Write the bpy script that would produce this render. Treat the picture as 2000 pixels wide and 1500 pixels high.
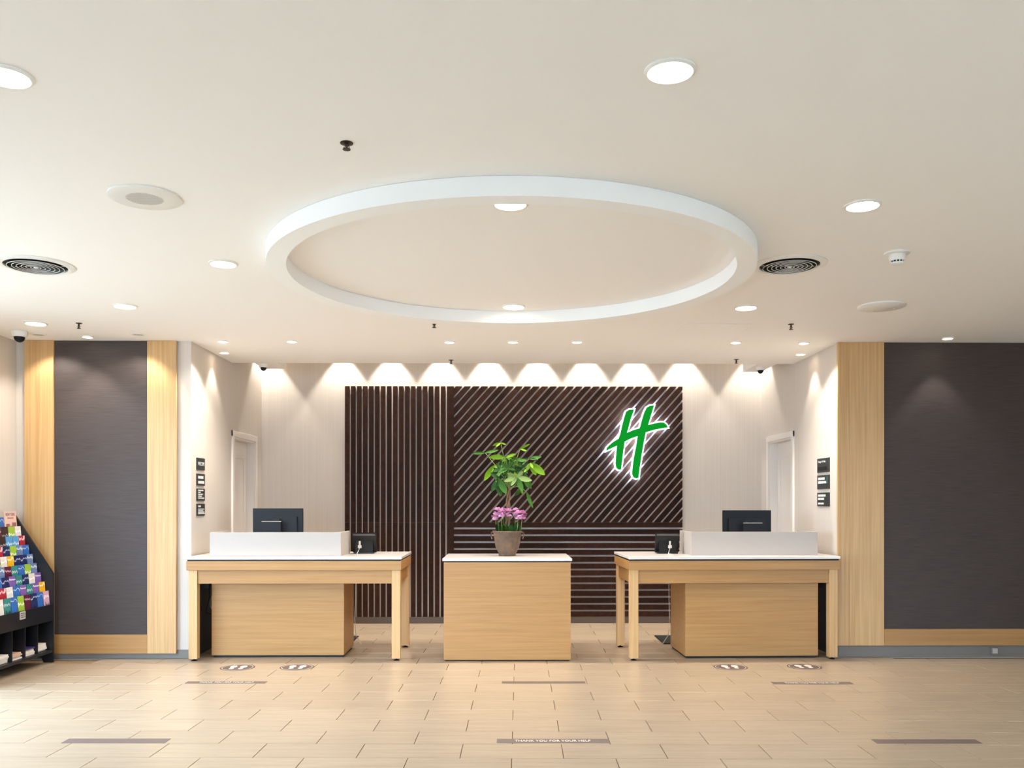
import bpy, bmesh, math, random
from mathutils import Vector, Matrix
random.seed(7)
for o in list(bpy.data.objects):
    bpy.data.objects.remove(o)
S = bpy.context.scene
COL = S.collection

# ------------------------------------------------------------------ camera
F, CX, CY, H, YAW = 1727.0, 1000.0, 984.0, 1.468, 0.0125   # focal (px), principal point, eye height, yaw
cam_d = bpy.data.cameras.new('camera')
cam = bpy.data.objects.new('camera', cam_d)
COL.objects.link(cam)
cam.location = (0, 0, H)
cam.rotation_euler = (math.radians(90), 0, -YAW)
cam_d.sensor_width = 36.0
cam_d.lens = 36.0 * F / 2000.0
cam_d.shift_y = (CY - 750.0) / 2000.0
cam_d.clip_start = 0.05
S.camera = cam

# ------------------------------------------------------------------ world, exposure
W = bpy.data.worlds.new('daylight')
S.world = W
W.use_nodes = True
bg = W.node_tree.nodes['Background']
bg.inputs[0].default_value = (0.56, 0.77, 1.0, 1)
bg.inputs[1].default_value = 12.5
S.view_settings.view_transform = 'Standard'
S.view_settings.look = 'None'
S.view_settings.gamma = 1.0
S.view_settings.use_curve_mapping = False
S.view_settings.exposure = 0.68
BIG_W, SMALL_W, WASH_W, SPOT_W = 23.0, 52.0, 42.0, 12.0
WARM = (1.0, 0.94, 0.85)

# ------------------------------------------------------------------ pixel -> place helpers
SA, CA = math.sin(YAW), math.cos(YAW)
def ray(px, py):
    dx, dz = (px - CX) / F, -(py - CY) / F
    return Vector((dx * CA + SA, -dx * SA + CA, dz))
def at_z(px, py, z):
    r = ray(px, py); return Vector((0, 0, H)) + r * ((z - H) / r.z)
def at_v(px, py, v):
    r = ray(px, py); return Vector((0, 0, H)) + r * (v / r.y)
def at_u(px, py, u):
    r = ray(px, py); return Vector((0, 0, H)) + r * (u / r.x)

# ------------------------------------------------------------------ materials
def lin(c):
    return tuple(((x / 255.0) / 12.92 if x / 255.0 <= 0.04045 else ((x / 255.0 + 0.055) / 1.055) ** 2.4) for x in c) + (1.0,)
MATS = {}
def mat(name, rgb, rough=0.5, metal=0.0, emit=None, estr=0.0, spec=0.5):
    if name in MATS: return MATS[name]
    m = bpy.data.materials.new(name); m.use_nodes = True
    b = m.node_tree.nodes['Principled BSDF']
    b.inputs['Base Color'].default_value = lin(rgb)
    b.inputs['Roughness'].default_value = rough
    b.inputs['Metallic'].default_value = metal
    b.inputs['Specular IOR Level'].default_value = spec
    if emit:
        b.inputs['Emission Color'].default_value = lin(emit)
        b.inputs['Emission Strength'].default_value = estr
    MATS[name] = m
    return m
def grain(name, c1, c2, scale, rough=0.45, c3=None, per_object=0.0, bump=0.0, coord='Object', detail=4.0):
    """two-tone streaks: noise stretched along the axis with the small scale"""
    m = mat(name, c1, rough)
    nt = m.node_tree; N = nt.nodes; L = nt.links
    b = N['Principled BSDF']
    tc = N.new('ShaderNodeTexCoord'); mp = N.new('ShaderNodeMapping')
    mp.inputs['Scale'].default_value = scale
    no = N.new('ShaderNodeTexNoise'); no.inputs['Scale'].default_value = 1.0
    no.inputs['Detail'].default_value = detail; no.inputs['Roughness'].default_value = 0.6
    cr = N.new('ShaderNodeValToRGB')
    cr.color_ramp.elements[0].position = 0.32; cr.color_ramp.elements[0].color = lin(c2)
    cr.color_ramp.elements[1].position = 0.68; cr.color_ramp.elements[1].color = lin(c1)
    if c3:
        e = cr.color_ramp.elements.new(0.5); e.color = lin(c3)
    L.new(tc.outputs[coord], mp.inputs[0])
    if per_object:
        oi = N.new('ShaderNodeObjectInfo')
        ad = N.new('ShaderNodeVectorMath'); ad.operation = 'ADD'
        mu = N.new('ShaderNodeMath'); mu.operation = 'MULTIPLY'; mu.inputs[1].default_value = 37.0
        L.new(oi.outputs['Random'], mu.inputs[0])
        L.new(mp.outputs[0], ad.inputs[0]); L.new(mu.outputs[0], ad.inputs[1])
        L.new(ad.outputs[0], no.inputs['Vector'])
        hs = N.new('ShaderNodeHueSaturation')
        mr = N.new('ShaderNodeMapRange')
        mr.inputs['To Min'].default_value = 1 - per_object; mr.inputs['To Max'].default_value = 1 + per_object
        L.new(oi.outputs['Random'], mr.inputs['Value'])
        L.new(mr.outputs[0], hs.inputs['Value'])
        L.new(no.outputs[0], cr.inputs[0]); L.new(cr.outputs[0], hs.inputs['Color'])
        L.new(hs.outputs[0], b.inputs['Base Color'])
    else:
        L.new(mp.outputs[0], no.inputs['Vector'])
        L.new(no.outputs[0], cr.inputs[0]); L.new(cr.outputs[0], b.inputs['Base Color'])
    if bump:
        bp = N.new('ShaderNodeBump'); bp.inputs['Strength'].default_value = bump; bp.inputs['Distance'].default_value = 0.002
        L.new(no.outputs[0], bp.inputs['Height']); L.new(bp.outputs[0], b.inputs['Normal'])
    return m
M_CEIL = mat('ceiling paint', (248, 244, 239), 0.9)
M_WALL = grain('wallpaper taupe', (214, 204, 193), (206, 195, 184), (150, 150, 0.6), 0.85)
M_BASE = mat('baseboard grey', (122, 116, 110), 0.5)
M_DARKBASE = mat('plinth brown grey', (84, 72, 64), 0.5)
M_TRIM = mat('door paint white', (232, 224, 216), 0.45)
M_RING = mat('ring plaster', (248, 247, 244), 0.85)
M_OAKH = grain('oak horizontal grain', (184, 139, 84), (168, 122, 70), (1.3, 30, 55), 0.42, per_object=0.03)
M_OAKV = grain('oak vertical grain', (216, 177, 124), (196, 153, 100), (45, 45, 1.0), 0.42, per_object=0.03)
M_WENGE = grain('dark stained slat', (56, 33, 23), (36, 21, 15), (22, 22, 22), 0.65, c3=(47, 26, 18), per_object=0.28)
M_WENGE.node_tree.nodes['Principled BSDF'].inputs['Specular IOR Level'].default_value = 0.12
M_FABRIC = grain('charcoal woven panel', (74, 62, 58), (58, 48, 45), (5, 5, 190), 0.6, bump=0.15)
M_TILE = grain('beige floor tile', (184, 165, 141), (169, 148, 124), (2.2, 26, 20), 0.30, c3=(177, 157, 133), per_object=0.035)
M_GROUT = mat('grout', (150, 122, 92), 0.8)
M_QUARTZ = mat('white stone top', (232, 224, 218), 0.18)
M_LAM = mat('white laminate', (182, 172, 163), 0.45)
M_BLACK = mat('black plastic', (9, 10, 13), 0.4, spec=0.3)
M_SOFTBLACK = mat('black matte', (12, 12, 14), 0.6)
M_SCREENBACK = mat('monitor back', (17, 19, 25), 0.5, spec=0.3)
M_NAVY = mat('navy board', (30, 34, 44), 0.6)
M_STEEL = mat('brushed steel', (150, 146, 140), 0.3, 0.9)
M_BRONZE = mat('dark bronze', (66, 54, 42), 0.4, 0.7)
M_CABLE = mat('white cable', (214, 208, 198), 0.5)
M_WHITEPL = mat('white plastic', (236, 234, 228), 0.4)
M_GREYPL = mat('grey plastic', (186, 180, 172), 0.5)
M_DUCTSHADE = mat('duct shade black', (14, 15, 17), 0.7)
M_LAMP = mat('lamp diffuser lit', (255, 250, 240), 0.5, emit=(255, 236, 208), estr=14.0)
M_SIGN = mat('sign slate', (40, 44, 46), 0.4)
M_LETTER = mat('sign lettering white', (226, 228, 226), 0.5)
M_TEAL = mat('sign teal strip', (60, 112, 108), 0.5)
M_TAPE = mat('floor strip brown', (112, 94, 88), 0.5)
M_TAPET = mat('floor strip lettering', (232, 222, 212), 0.5)
M_STICK = mat('floor sticker brown', (104, 86, 78), 0.5)
M_RACK = mat('black rack board', (20, 21, 27), 0.4)
M_PAPER = mat('paper white', (228, 220, 208), 0.7)
M_GREENFACE = mat('green sign face', (0, 40, 8), 0.6, emit=(0, 150, 34), estr=0.62, spec=0.1)
M_HALO = mat('sign halo white', (240, 248, 255), 0.4, emit=(214, 232, 255), estr=1.3)
M_BACKLIT = mat('sign backlight', (240, 248, 255), 0.4, emit=(200, 226, 255), estr=32.0)
M_POT = grain('weathered clay pot', (112, 86, 64), (72, 60, 52), (14, 14, 14), 0.55, c3=(94, 72, 54), bump=0.3)
M_SOIL = mat('soil', (52, 38, 28), 0.95)
M_TRUNK = grain('braided trunk bark', (134, 104, 78), (100, 74, 54), (60, 60, 8), 0.8)
M_STEM = mat('green stem', (120, 138, 74), 0.6)
M_LEAVES = [mat('leaf deep green', (28, 64, 18), 0.5, spec=.2), mat('leaf mid green', (54, 96, 28), 0.5, spec=.2),
            mat('leaf bright green', (108, 148, 26), 0.5, spec=.2), mat('leaf pale green', (112, 134, 74), 0.5, spec=.2)]
M_PETAL = [mat('petal pink', (226, 170, 206), 0.6), mat('petal mauve', (204, 132, 180), 0.6)]
M_GLASS = bpy.data.materials.new('clear glass'); M_GLASS.use_nodes = True
_nt = M_GLASS.node_tree; _nt.nodes.remove(_nt.nodes['Principled BSDF'])
_t = _nt.nodes.new('ShaderNodeBsdfTransparent'); _g = _nt.nodes.new('ShaderNodeBsdfGlossy'); _g.inputs['Roughness'].default_value = 0.02
_m = _nt.nodes.new('ShaderNodeMixShader'); _m.inputs[0].default_value = 0.06
_nt.links.new(_t.outputs[0], _m.inputs[1]); _nt.links.new(_g.outputs[0], _m.inputs[2])
_nt.links.new(_m.outputs[0], _nt.nodes['Material Output'].inputs[0])

# ------------------------------------------------------------------ mesh helpers
class B:
    def __init__(s): s.bm = bmesh.new()
    def box(s, x0, x1, y0, y1, z0, z1, bev=0.0):
        r = bmesh.ops.create_cube(s.bm, size=1.0)
        vs = r['verts']
        for v in vs:
            v.co = Vector((x0 + (v.co.x + .5) * (x1 - x0), y0 + (v.co.y + .5) * (y1 - y0), z0 + (v.co.z + .5) * (z1 - z0)))
        if bev:
            es = {e for v in vs for e in v.link_edges}
            bmesh.ops.bevel(s.bm, geom=list(es), offset=bev, segments=2, affect='EDGES', profile=0.5)
        return s
    def lathe(s, prof, seg=32, loc=(0, 0, 0), close=False):
        """profile of (radius, z) revolved about z"""
        rings = []
        for r, z in prof:
            if r <= 1e-6:
                rings.append([s.bm.verts.new((loc[0], loc[1], loc[2] + z))])
            else:
                rings.append([s.bm.verts.new((loc[0] + r * math.cos(2 * math.pi * i / seg), loc[1] + r * math.sin(2 * math.pi * i / seg), loc[2] + z)) for i in range(seg)])
        pairs = list(zip(rings, rings[1:])) + ([(rings[-1], rings[0])] if close else [])
        for a, b in pairs:
            for i in range(seg):
                j = (i + 1) % seg
                if len(a) == 1 and len(b) == 1: continue
                if len(a) == 1: s.bm.faces.new((a[0], b[i], b[j]))
                elif len(b) == 1: s.bm.faces.new((a[i], a[j], b[0]))
                else: s.bm.faces.new((a[i], a[j], b[j], b[i]))
        return s
    def prism(s, poly, a0, a1, axis='y'):
        """polygon extruded along an axis; poly is (x,z) for y, (y,z) for x, (x,y) for z"""
        def mk(p, a):
            return {'y': (p[0], a, p[1]), 'x': (a, p[0], p[1]), 'z': (p[0], p[1], a)}[axis]
        f = [s.bm.verts.new(mk(p, a0)) for p in poly]
        g = [s.bm.verts.new(mk(p, a1)) for p in poly]
        s.bm.faces.new(f); s.bm.faces.new(g[::-1])
        n = len(poly)
        for i in range(n):
            s.bm.faces.new((f[i], g[i], g[(i + 1) % n], f[(i + 1) % n]))
        return s
    def tube(s, pts, r, seg=8, r_end=None):
        pts = [Vector(p) for p in pts]
        rings = []
        for i, p in enumerate(pts):
            d = (pts[min(i + 1, len(pts) - 1)] - pts[max(i - 1, 0)]).normalized()
            up = Vector((0, 0, 1)) if abs(d.z) < 0.9 else Vector((1, 0, 0))
            a = d.cross(up).normalized(); b = d.cross(a).normalized()
            rr = r if r_end is None else r + (r_end - r) * i / (len(pts) - 1)
            rings.append([s.bm.verts.new(p + a * rr * math.cos(2 * math.pi * k / seg) + b * rr * math.sin(2 * math.pi * k / seg)) for k in range(seg)])
        for q, w in zip(rings, rings[1:]):
            for k in range(seg):
                s.bm.faces.new((q[k], q[(k + 1) % seg], w[(k + 1) % seg], w[k]))
        s.bm.faces.new(rings[0][::-1]); s.bm.faces.new(rings[-1])
        return s
    def mesh(s, name, material, smooth=False):
        bmesh.ops.recalc_face_normals(s.bm, faces=s.bm.faces[:])
        me = bpy.data.meshes.new(name); s.bm.to_mesh(me); s.bm.free()
        me.materials.append(material)
        if smooth:
            for p in me.polygons: p.use_smooth = True
            try: me.set_sharp_from_angle(angle=math.radians(38))
            except Exception: pass
        return me
    def obj(s, name, material, parent=None, smooth=False):
        o = bpy.data.objects.new(name, s.mesh(name, material, smooth)); COL.objects.link(o)
        if parent is not None: o.parent = parent
        return o
def inst(name, me, parent=None, loc=(0, 0, 0), rot=(0, 0, 0)):
    o = bpy.data.objects.new(name, me); COL.objects.link(o)
    o.location = loc; o.rotation_euler = rot
    if parent is not None: o.parent = parent
    return o
def tag(o, label, cat, group=None):
    o['label'] = label; o['category'] = cat
    if group: o['group'] = group
    return o
def struct(o):
    o['kind'] = 'structure'; return o
def empty(name, loc=(0, 0, 0), rz=0.0):
    o = bpy.data.objects.new(name, None); COL.objects.link(o)
    o.location = loc; o.rotation_euler = (0, 0, rz); o.empty_display_size = 0.1
    return o
def text_mesh(name, body, size, material, fit=None, align='CENTER', depth=0.0004):
    """lettering in the local xz plane facing -y, centred on the origin"""
    cu = bpy.data.curves.new(name, 'FONT'); cu.body = body; cu.size = size
    cu.align_x = align; cu.align_y = 'CENTER'; cu.extrude = depth; cu.resolution_u = 3
    t = bpy.data.objects.new(name, cu); COL.objects.link(t)
    bpy.context.view_layer.update()
    dg = bpy.context.evaluated_depsgraph_get()
    me = bpy.data.meshes.new_from_object(t.evaluated_get(dg))
    bpy.data.objects.remove(t); bpy.data.curves.remove(cu)
    xs = [v.co.x for v in me.vertices]
    k = 1.0
    if fit and xs: k = fit / (max(xs) - min(xs))
    for v in me.vertices:
        v.co = Vector((v.co.x * k, -v.co.z, v.co.y))
    me.materials.clear(); me.materials.append(material)
    me.name = name
    return me

# ------------------------------------------------------------------ room dimensions
ZC, ZN = 3.01, 3.55                        # ceiling, top of the lighting slot
VF, VE, VB = 8.43, 9.713, 10.896           # facing wall, ceiling edge, back wall
UL, UR = -2.94, 3.225                      # recess side walls
UWL, UWR, VW = -4.587, 6.6, -3.5           # left wall, right wall, wall behind the viewer

# ------------------------------------------------------------------ structure
struct(B().box(UWL - .2, UWR + .2, VW - .2, 11.1, -0.2, -0.010).obj('floor', M_GROUT))
FLOOR = bpy.data.objects['floor']
struct(B().box(UWL - .2, UWR + .2, VW - .2, VE, ZC, ZN + .1).obj('ceiling', M_CEIL))
struct(B().box(UL - .3, UR + .3, VE, 11.1, ZN, ZN + .1).obj('ceiling_slot', M_CEIL))
struct(B().box(UL - .3, UR + .3, VB, 11.1, -.01, ZN).obj('wall_back', M_WALL))
D0, D1, DZ = 9.735, 10.58, 2.21            # door openings
def recess_wall(name, ua, ub, face, side):
    b = B()
    b.box(ua, ub, VF, D0, -.01, ZN)
    b.box(ua, ub, D1, 11.1, -.01, ZN)
    b.box(ua, ub, D0, D1, DZ, ZN)
    if side < 0: b.box(ua, face - .16, D0, D1, -.01, DZ)
    else: b.box(face + .16, ub, D0, D1, -.01, DZ)
    return struct(b.obj(name, M_WALL))
recess_wall('wall_recess_left', UWL, UL, UL, -1)
recess_wall('wall_recess_right', UR, UWR, UR, 1)
WO0, WO1, WOZ = 3.4, 6.85, 2.7             # glazed entrance in the left wall
b = B()
b.box(UWL - .2, UWL, WO1, VF, -.01, ZC); b.box(UWL - .2, UWL, VW, WO0, -.01, ZC); b.box(UWL - .2, UWL, WO0, WO1, WOZ, ZC)
struct(b.obj('wall_left', M_WALL))
b = B()
b.box(UWR, UWR + .2, 2.5, 11.1, -.01, ZC); b.box(UWR, UWR + .2, VW, -.5, -.01, ZC); b.box(UWR, UWR + .2, -.5, 2.5, 2.6, ZC)
struct(b.obj('wall_right', M_WALL))
b = B()
b.box(UWL - .2, -3.6, VW - .2, VW, -.01, ZC); b.box(0, UWR + .2, VW - .2, VW, -.01, ZC)
b.box(-3.6, 0, VW - .2, VW, 2.75, ZC); b.box(-3.6, 0, VW - .2, VW, -.01, .12)
struct(b.obj('wall_front', M_WALL))
def glazing(name, a0, a1, z0, z1, fixed, axis, n):
    fr = B(); w = .05
    def bar(p0, p1, q0, q1):
        if axis == 'x': fr.box(p0, p1, fixed - .04, fixed + .04, q0, q1)
        else: fr.box(fixed - .04, fixed + .04, p0, p1, q0, q1)
    bar(a0, a1, z0, z0 + w); bar(a0, a1, z1 - w, z1)
    for i in range(n + 1):
        c = a0 + (a1 - a0) * i / n
        bar(max(a0, c - w / 2), min(a1, c + w / 2), z0, z1)
    o = struct(fr.obj(name, M_STEEL))
    for i in range(n):
        c0 = a0 + (a1 - a0) * i / n + w / 2; c1 = a0 + (a1 - a0) * (i + 1) / n - w / 2
        p = B()
        if axis == 'x': p.box(c0, c1, fixed - .004, fixed + .004, z0 + w, z1 - w)
        else: p.box(fixed - .004, fixed + .004, c0, c1, z0 + w, z1 - w)
        p.obj('pane', M_GLASS, o)
glazing('window_1', WO0, WO1, 0.0, WOZ, UWL - .1, 'y', 3)
glazing('window_2', -3.6, 0, .12, 2.75, VW - .1, 'x', 3)
glazing('added_window_3', -.5, 2.5, 0.0, 2.6, UWR + .1, 'y', 3)  # unseen window, added to bring daylight onto the right side of the ceiling

b = B()
b.box(-30, UWL - .21, -25, 25, -.25, -.03); b.box(UWL - .21, 30, -25, VW - .21, -.25, -.03); b.box(UWR + .21, 30, VW - .21, 25, -.25, -.03)
struct(b.obj('unseen_ground_outside', mat('pavement', (150, 140, 128), .9)))  # unseen ground, added to cut the upward daylight on the ceiling
# floor tiles: 0.6 x 0.3, running bond, laid a little askew to the walls
TROT = -0.0201
tile_me = B().box(-.2975, .2975, -.1475, .1475, -.0099, 0.0, 0.0012).mesh('tile', M_TILE)
ct, st = math.cos(TROT), math.sin(TROT)
t_row0 = at_z(1000, 1481.0, 0.0)            # a row boundary on the photo
t_joint = at_z(999.6, 1482.0, 0.0)          # a joint in the row that starts there
def to_tile(p): return (p.x * ct + p.y * st, -p.x * st + p.y * ct)
jx, jy = to_tile(t_joint); _, ry = to_tile(t_row0)
tiles = []
for r in range(-30, 24):
    for c in range(-13, 14):
        lx = jx + .3 + c * .6 + (.3 if r % 2 == 0 else 0.0); ly = ry + .15 + r * .3
        x, y = lx * ct - ly * st, lx * st + ly * ct
        if not (UWL + .02 < x < UWR - .02 and VW + .02 < y < VB + .1): continue
        if y > VF - .1 and not (UL - .35 < x < UR + .35): continue
        q = Vector((x, y, 0)); d = q.y * CA + q.x * SA
        px = CX + F * (q.x * CA - q.y * SA) / d if d > .2 else -9999
        py = CY + F * H / d if d > .2 else 9999
        tiles.append((x, y, d, -120 < px < 2120 and py < 1530))
inview = sorted([t for t in tiles if t[3]], key=lambda t: t[2])[:300]
keep = {(t[0], t[1]) for t in inview}
for x, y, d, v in inview:
    inst('tile', tile_me, FLOOR, (x, y, 0), (0, 0, TROT))
b = B()
for x, y, d, v in tiles:
    if (x, y) in keep: continue
    vs = [b.bm.verts.new((x + sx * .2975 * ct - sy * .1475 * st, y + sx * .2975 * st + sy * .1475 * ct, -.0001)) for sx, sy in ((-1, -1), (1, -1), (1, 1), (-1, 1))]
    b.bm.faces.new(vs)
o = b.obj('tile_field', M_TILE, FLOOR); o['kind'] = 'stuff'

# baseboards
def baseboard(name, x0, x1, y0, y1, z1, m=M_BASE):
    return struct(B().box(x0, x1, y0, y1, 0.0005, z1, .003).obj(name, m))
baseboard('baseboard_front_left', UWL + .001, UL - .001, VF - .016, VF - .001, .085)
baseboard('baseboard_front_right', UR + .001, UWR - .001, VF - .016, VF - .001, .108)
baseboard('baseboard_left', UWL + .001, UWL + .015, WO1 + .01, VF - .02, .085)
baseboard('baseboard_recess_left', UL + .001, UL + .015, VF, D0 - .07, .085)
baseboard('baseboard_recess_right', UR - .015, UR - .001, VF, D0 - .07, .108)

# ring on the ceiling, soffit blocks in the slot
RC = (0.068, 5.67); RO, RI, RZ = 1.52, 1.402, 2.914
struct(B().lathe([(RO, ZC - .001), (RO, RZ), (RI, RZ), (RI, ZC - .001)], 128, (RC[0], RC[1], 0)).obj('trim_1', M_RING, smooth=True))
struct(B().box(-2.70, -2.455, VE - .002, 10.14, ZC, ZN).obj('trim_2', M_CEIL))
struct(B().box(2.83, 3.04, VE - .002, 10.31, ZC, ZN).obj('trim_3', M_CEIL))
# access panel flush in the ceiling
pa = at_z(1316, 650, ZC); pb = at_z(1433, 632, ZC)
struct(B().box(pa.x, pa.x + .60, pa.y, pb.y, ZC - .004, ZC - .0005, .002).obj('trim_4', M_CEIL))

# doors in the recess walls
def door(name, face, s):
    """s=+1: wall on the left (faces +x)"""
    e = struct(empty(name, (face, (D0 + D1) / 2, 0)))
    w = (D1 - D0) / 2
    def bx(x0, x1, y0, y1, z0, z1, bev=0.0):
        return B().box(min(s * x0, s * x1), max(s * x0, s * x1), y0, y1, z0, z1, bev)
    bx(-.001, .022, -w - .062, -w + .004, .001, DZ + .062, .004).obj('casing', M_TRIM, e)
    bx(-.001, .022, w - .004, w + .062, .001, DZ + .062, .004).obj('casing', M_TRIM, e)
    bx(-.001, .024, -w - .062, w + .062, DZ - .004, DZ + .062, .004).obj('casing', M_TRIM, e)
    bx(-.155, 0, -w + .001, -w + .02, .001, DZ - .003).obj('jamb', M_TRIM, e)
    bx(-.155, 0, w - .02, w - .001, .001, DZ - .003).obj('jamb', M_TRIM, e)
    bx(-.155, 0, -w + .02, w - .02, DZ - .02, DZ - .001).obj('jamb', M_TRIM, e)
    leaf = bx(-.13, -.09, -w + .023, w - .023, .008, DZ - .023).obj('leaf', M_TRIM, e)
    for z0, z1 in ((.22, .95), (1.1, 2.02)):
        f = B()
        y0, y1 = -w + .13, w - .13
        for a in ((y0, y0 + .025, z0, z1), (y1 - .025, y1, z0, z1), (y0, y1, z0, z0 + .025), (y0, y1, z1 - .025, z1)):
            f.box(min(-s * .09, -s * .082), max(-s * .09, -s * .082), a[0], a[1], a[2], a[3])
        f.obj('panel_moulding', M_TRIM, leaf)
    h = B().tube([(-s * .09, -w + .09, 1.02), (-s * .045, -w + .09, 1.02), (-s * .045, -w + .20, 1.02)], .009)
    h.obj('lever_handle', M_STEEL, leaf, True)
door('door_1', UL, 1)
door('door_2', UR, -1)

# ------------------------------------------------------------------ wall panels of oak and charcoal fabric
def u_at(px, v): return at_v(px, 900, v).x
e = tag(empty('framed_wall_panel', (0, VF, 0)), 'charcoal woven wall panel framed by two pale oak boards behind the brochure rack', 'wall panel')
x0, x1, x2, x3 = u_at(52, VF), u_at(109, VF), u_at(291, VF), u_at(347, VF)
B().box(x0, x1, -.045, -.017, .055, ZC - .001, .002).obj('oak_board', M_OAKV, e)
B().box(x2, x3, -.045, -.017, .055, ZC - .001, .002).obj('oak_board', M_OAKV, e)
B().box(x1 + .001, x2 - .001, -.044, -.017, .055, .233, .002).obj('bottom_rail', M_OAKH, e)
B().box(x1 + .001, x2 - .001, -.028, -.017, .234, ZC - .001).obj('fabric_panel', M_FABRIC, e)
e = tag(empty('framed_wall_panel', (0, VF, 0)), 'wide dark woven wall panel with oak board and oak bottom rail beside the right hand door recess', 'wall panel')
e['label'] = 'wide dark woven wall panel with oak edge boards and a long oak bottom rail'
x0, x1, x2, x3 = u_at(1632.5, VF), u_at(1655.5, VF), u_at(1723, VF), UWR - .01
B().box(x0, x1 - .001, -.045, -.017, .116, ZC - .001, .002).obj('oak_board', M_OAKV, e)
B().box(x1, x2, -.045, -.017, .116, ZC - .001, .002).obj('oak_board', M_OAKV, e)
B().box(x2 + .001, x3, -.044, -.017, .116, .273, .002).obj('bottom_rail', M_OAKH, e)
B().box(x2 + .001, x3, -.028, -.017, .274, ZC - .001).obj('fabric_panel', M_FABRIC, e)
p = at_v(1939, 1270, VF)
e = tag(empty('socket_box', (p.x, VF - .017, p.z)), 'small grey socket box fixed on the grey baseboard under the wide dark panel', 'socket')
B().box(-.033, .033, -.022, 0, -.033, .033, .004).obj('housing', M_BASE, e)
B().box(-.024, .024, -.025, -.0215, -.024, .024, .001).obj('cover_flap', M_GREYPL, e)

# ------------------------------------------------------------------ slatted feature wall
VS0, VS1 = 10.862, VB - .001                # slat front / back
e_sl = tag(empty('slatted_wall_panel', (0, VB, 0)), 'dark brown wooden slat panel with upright, slanted and level slats behind the counters', 'wall panel')
def P2(px, py): q = at_v(px, py, VS0); return (q.x, q.z)
XL, ZT = P2(673.5, 754.0); XR, _ = P2(1333.0, 754.0)
XD, ZJ = P2(884.5, 1020.3); XM, _ = P2(1109.0, 1020.3)
ZB0 = P2(1000, 1204.6)[1]
yf, yb = VS0 - VB, -.001
n_v = 18; pitch = (XD - XL) / n_v; sw = pitch * .73
for lo, hi in ((ZJ + .0006, ZT), (ZB0, ZJ - .0006)):
    me = B().box(0, sw, yf, yb, 0, hi - lo, .0015).mesh('slat', M_WENGE)
    for i in range(n_v):
        w = XL + i * pitch
        if i == n_v - 1:                                   # the closing post is wider
            B().box(w, XD + .012, yf, yb, lo, hi, .0015).obj('slat', M_WENGE, e_sl)
        else:
            inst('slat', me, e_sl, (w, 0, lo))
def clip(poly, x0, x1, z0, z1):
    for f, inside in (((0, x0), lambda p: p[0] >= x0), ((0, x1), lambda p: p[0] <= x1), ((1, z0), lambda p: p[1] >= z0), ((1, z1), lambda p: p[1] <= z1)):
        k, c = f; out = []
        for i in range(len(poly)):
            a, b2 = poly[i], poly[(i + 1) % len(poly)]
            ia, ib = inside(a), inside(b2)
            if ia: out.append(a)
            if ia != ib:
                t = (c - a[k]) / (b2[k] - a[k])
                out.append((a[0] + t * (b2[0] - a[0]), a[1] + t * (b2[1] - a[1])))
        poly = out
        if len(poly) < 3: return []
    cl = []
    for p in poly:
        if not cl or (abs(p[0] - cl[-1][0]) + abs(p[1] - cl[-1][1])) > 1e-5: cl.append(p)
    return cl if len(cl) >= 3 else []
SL = 19.1 / 16.8                                             # slope of the slanted slats
hp = 16.8 * 10.86 / F                                        # their spacing along the top edge
c0 = ZT - SL * P2(860 + 345 / 7.69, 754)[0]                  # a gap that meets the top edge there (line z = SL x + c)
gap = .27
for xa, xb in ((XD + .0125, XM - .0006), (XM + .0006, XR)):
    for k in range(-30, 60):
        ca = c0 - SL * hp * (k + gap * .5); cb = c0 - SL * hp * (k + 1 - gap * .5)
        x0, x1 = xa - 5, xb + 5
        poly = clip([(x0, SL * x0 + ca), (x0, SL * x0 + cb), (x1, SL * x1 + cb), (x1, SL * x1 + ca)], xa, xb, ZJ + .0006, ZT)
        if poly:
            B().prism(poly, yf, yb, 'y').obj('slat', M_WENGE, e_sl)
z = ZJ - .002
hpitch = (ZJ - ZB0) / 13.72
for xa, xb in ((XD + .0125, XM - .0006), (XM + .0006, XR)):
    me = B().box(xa, xb, yf, yb, -hpitch * .72, 0, .0015).mesh('slat', M_WENGE)
    for i in range(14):
        inst('slat', me, e_sl, (0, 0, ZJ - .0006 - i * hpitch))
B().box(XL, XR, VS0 - .004 - VB, -.001, .0005, ZB0 - .002, .002).obj('plinth', M_DARKBASE, e_sl)

# ------------------------------------------------------------------ lit letter sign on the slats
HP = [(545, 330), (590, 303), (662, 300), (612, 440), (582, 560), (557, 640), (650, 600), (740, 575), (750, 555), (780, 440), (812, 340), (845, 272),
      (890, 245), (955, 240), (920, 350), (890, 450), (868, 527), (950, 505), (1040, 488), (1098, 490), (1135, 520), (1157, 562), (1080, 573), (950, 598),
      (832, 635), (800, 800), (770, 980), (745, 1150), (725, 1302), (690, 1308), (652, 1292), (632, 1240), (640, 1150), (660, 1000), (690, 850), (715, 690),
      (620, 722), (525, 770), (505, 900), (490, 1030), (470, 1180), (430, 1178), (402, 1152), (390, 1090), (398, 980), (412, 830), (340, 862), (254, 905),
      (258, 868), (290, 830), (350, 778), (435, 725), (462, 650), (490, 520), (517, 420)]
VSGN = VS0 - .075
pts = [at_v(1150 + x / 7.5, 760 + y / 7.5, VSGN) for x, y in HP]
sc = Vector((sum(p.x for p in pts) / len(pts), VSGN, sum(p.z for p in pts) / len(pts)))
poly = [(p.x - sc.x, p.z - sc.z) for p in pts]
area = sum(poly[i][0] * poly[(i + 1) % len(poly)][1] - poly[(i + 1) % len(poly)][0] * poly[i][1] for i in range(len(poly)))
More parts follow.
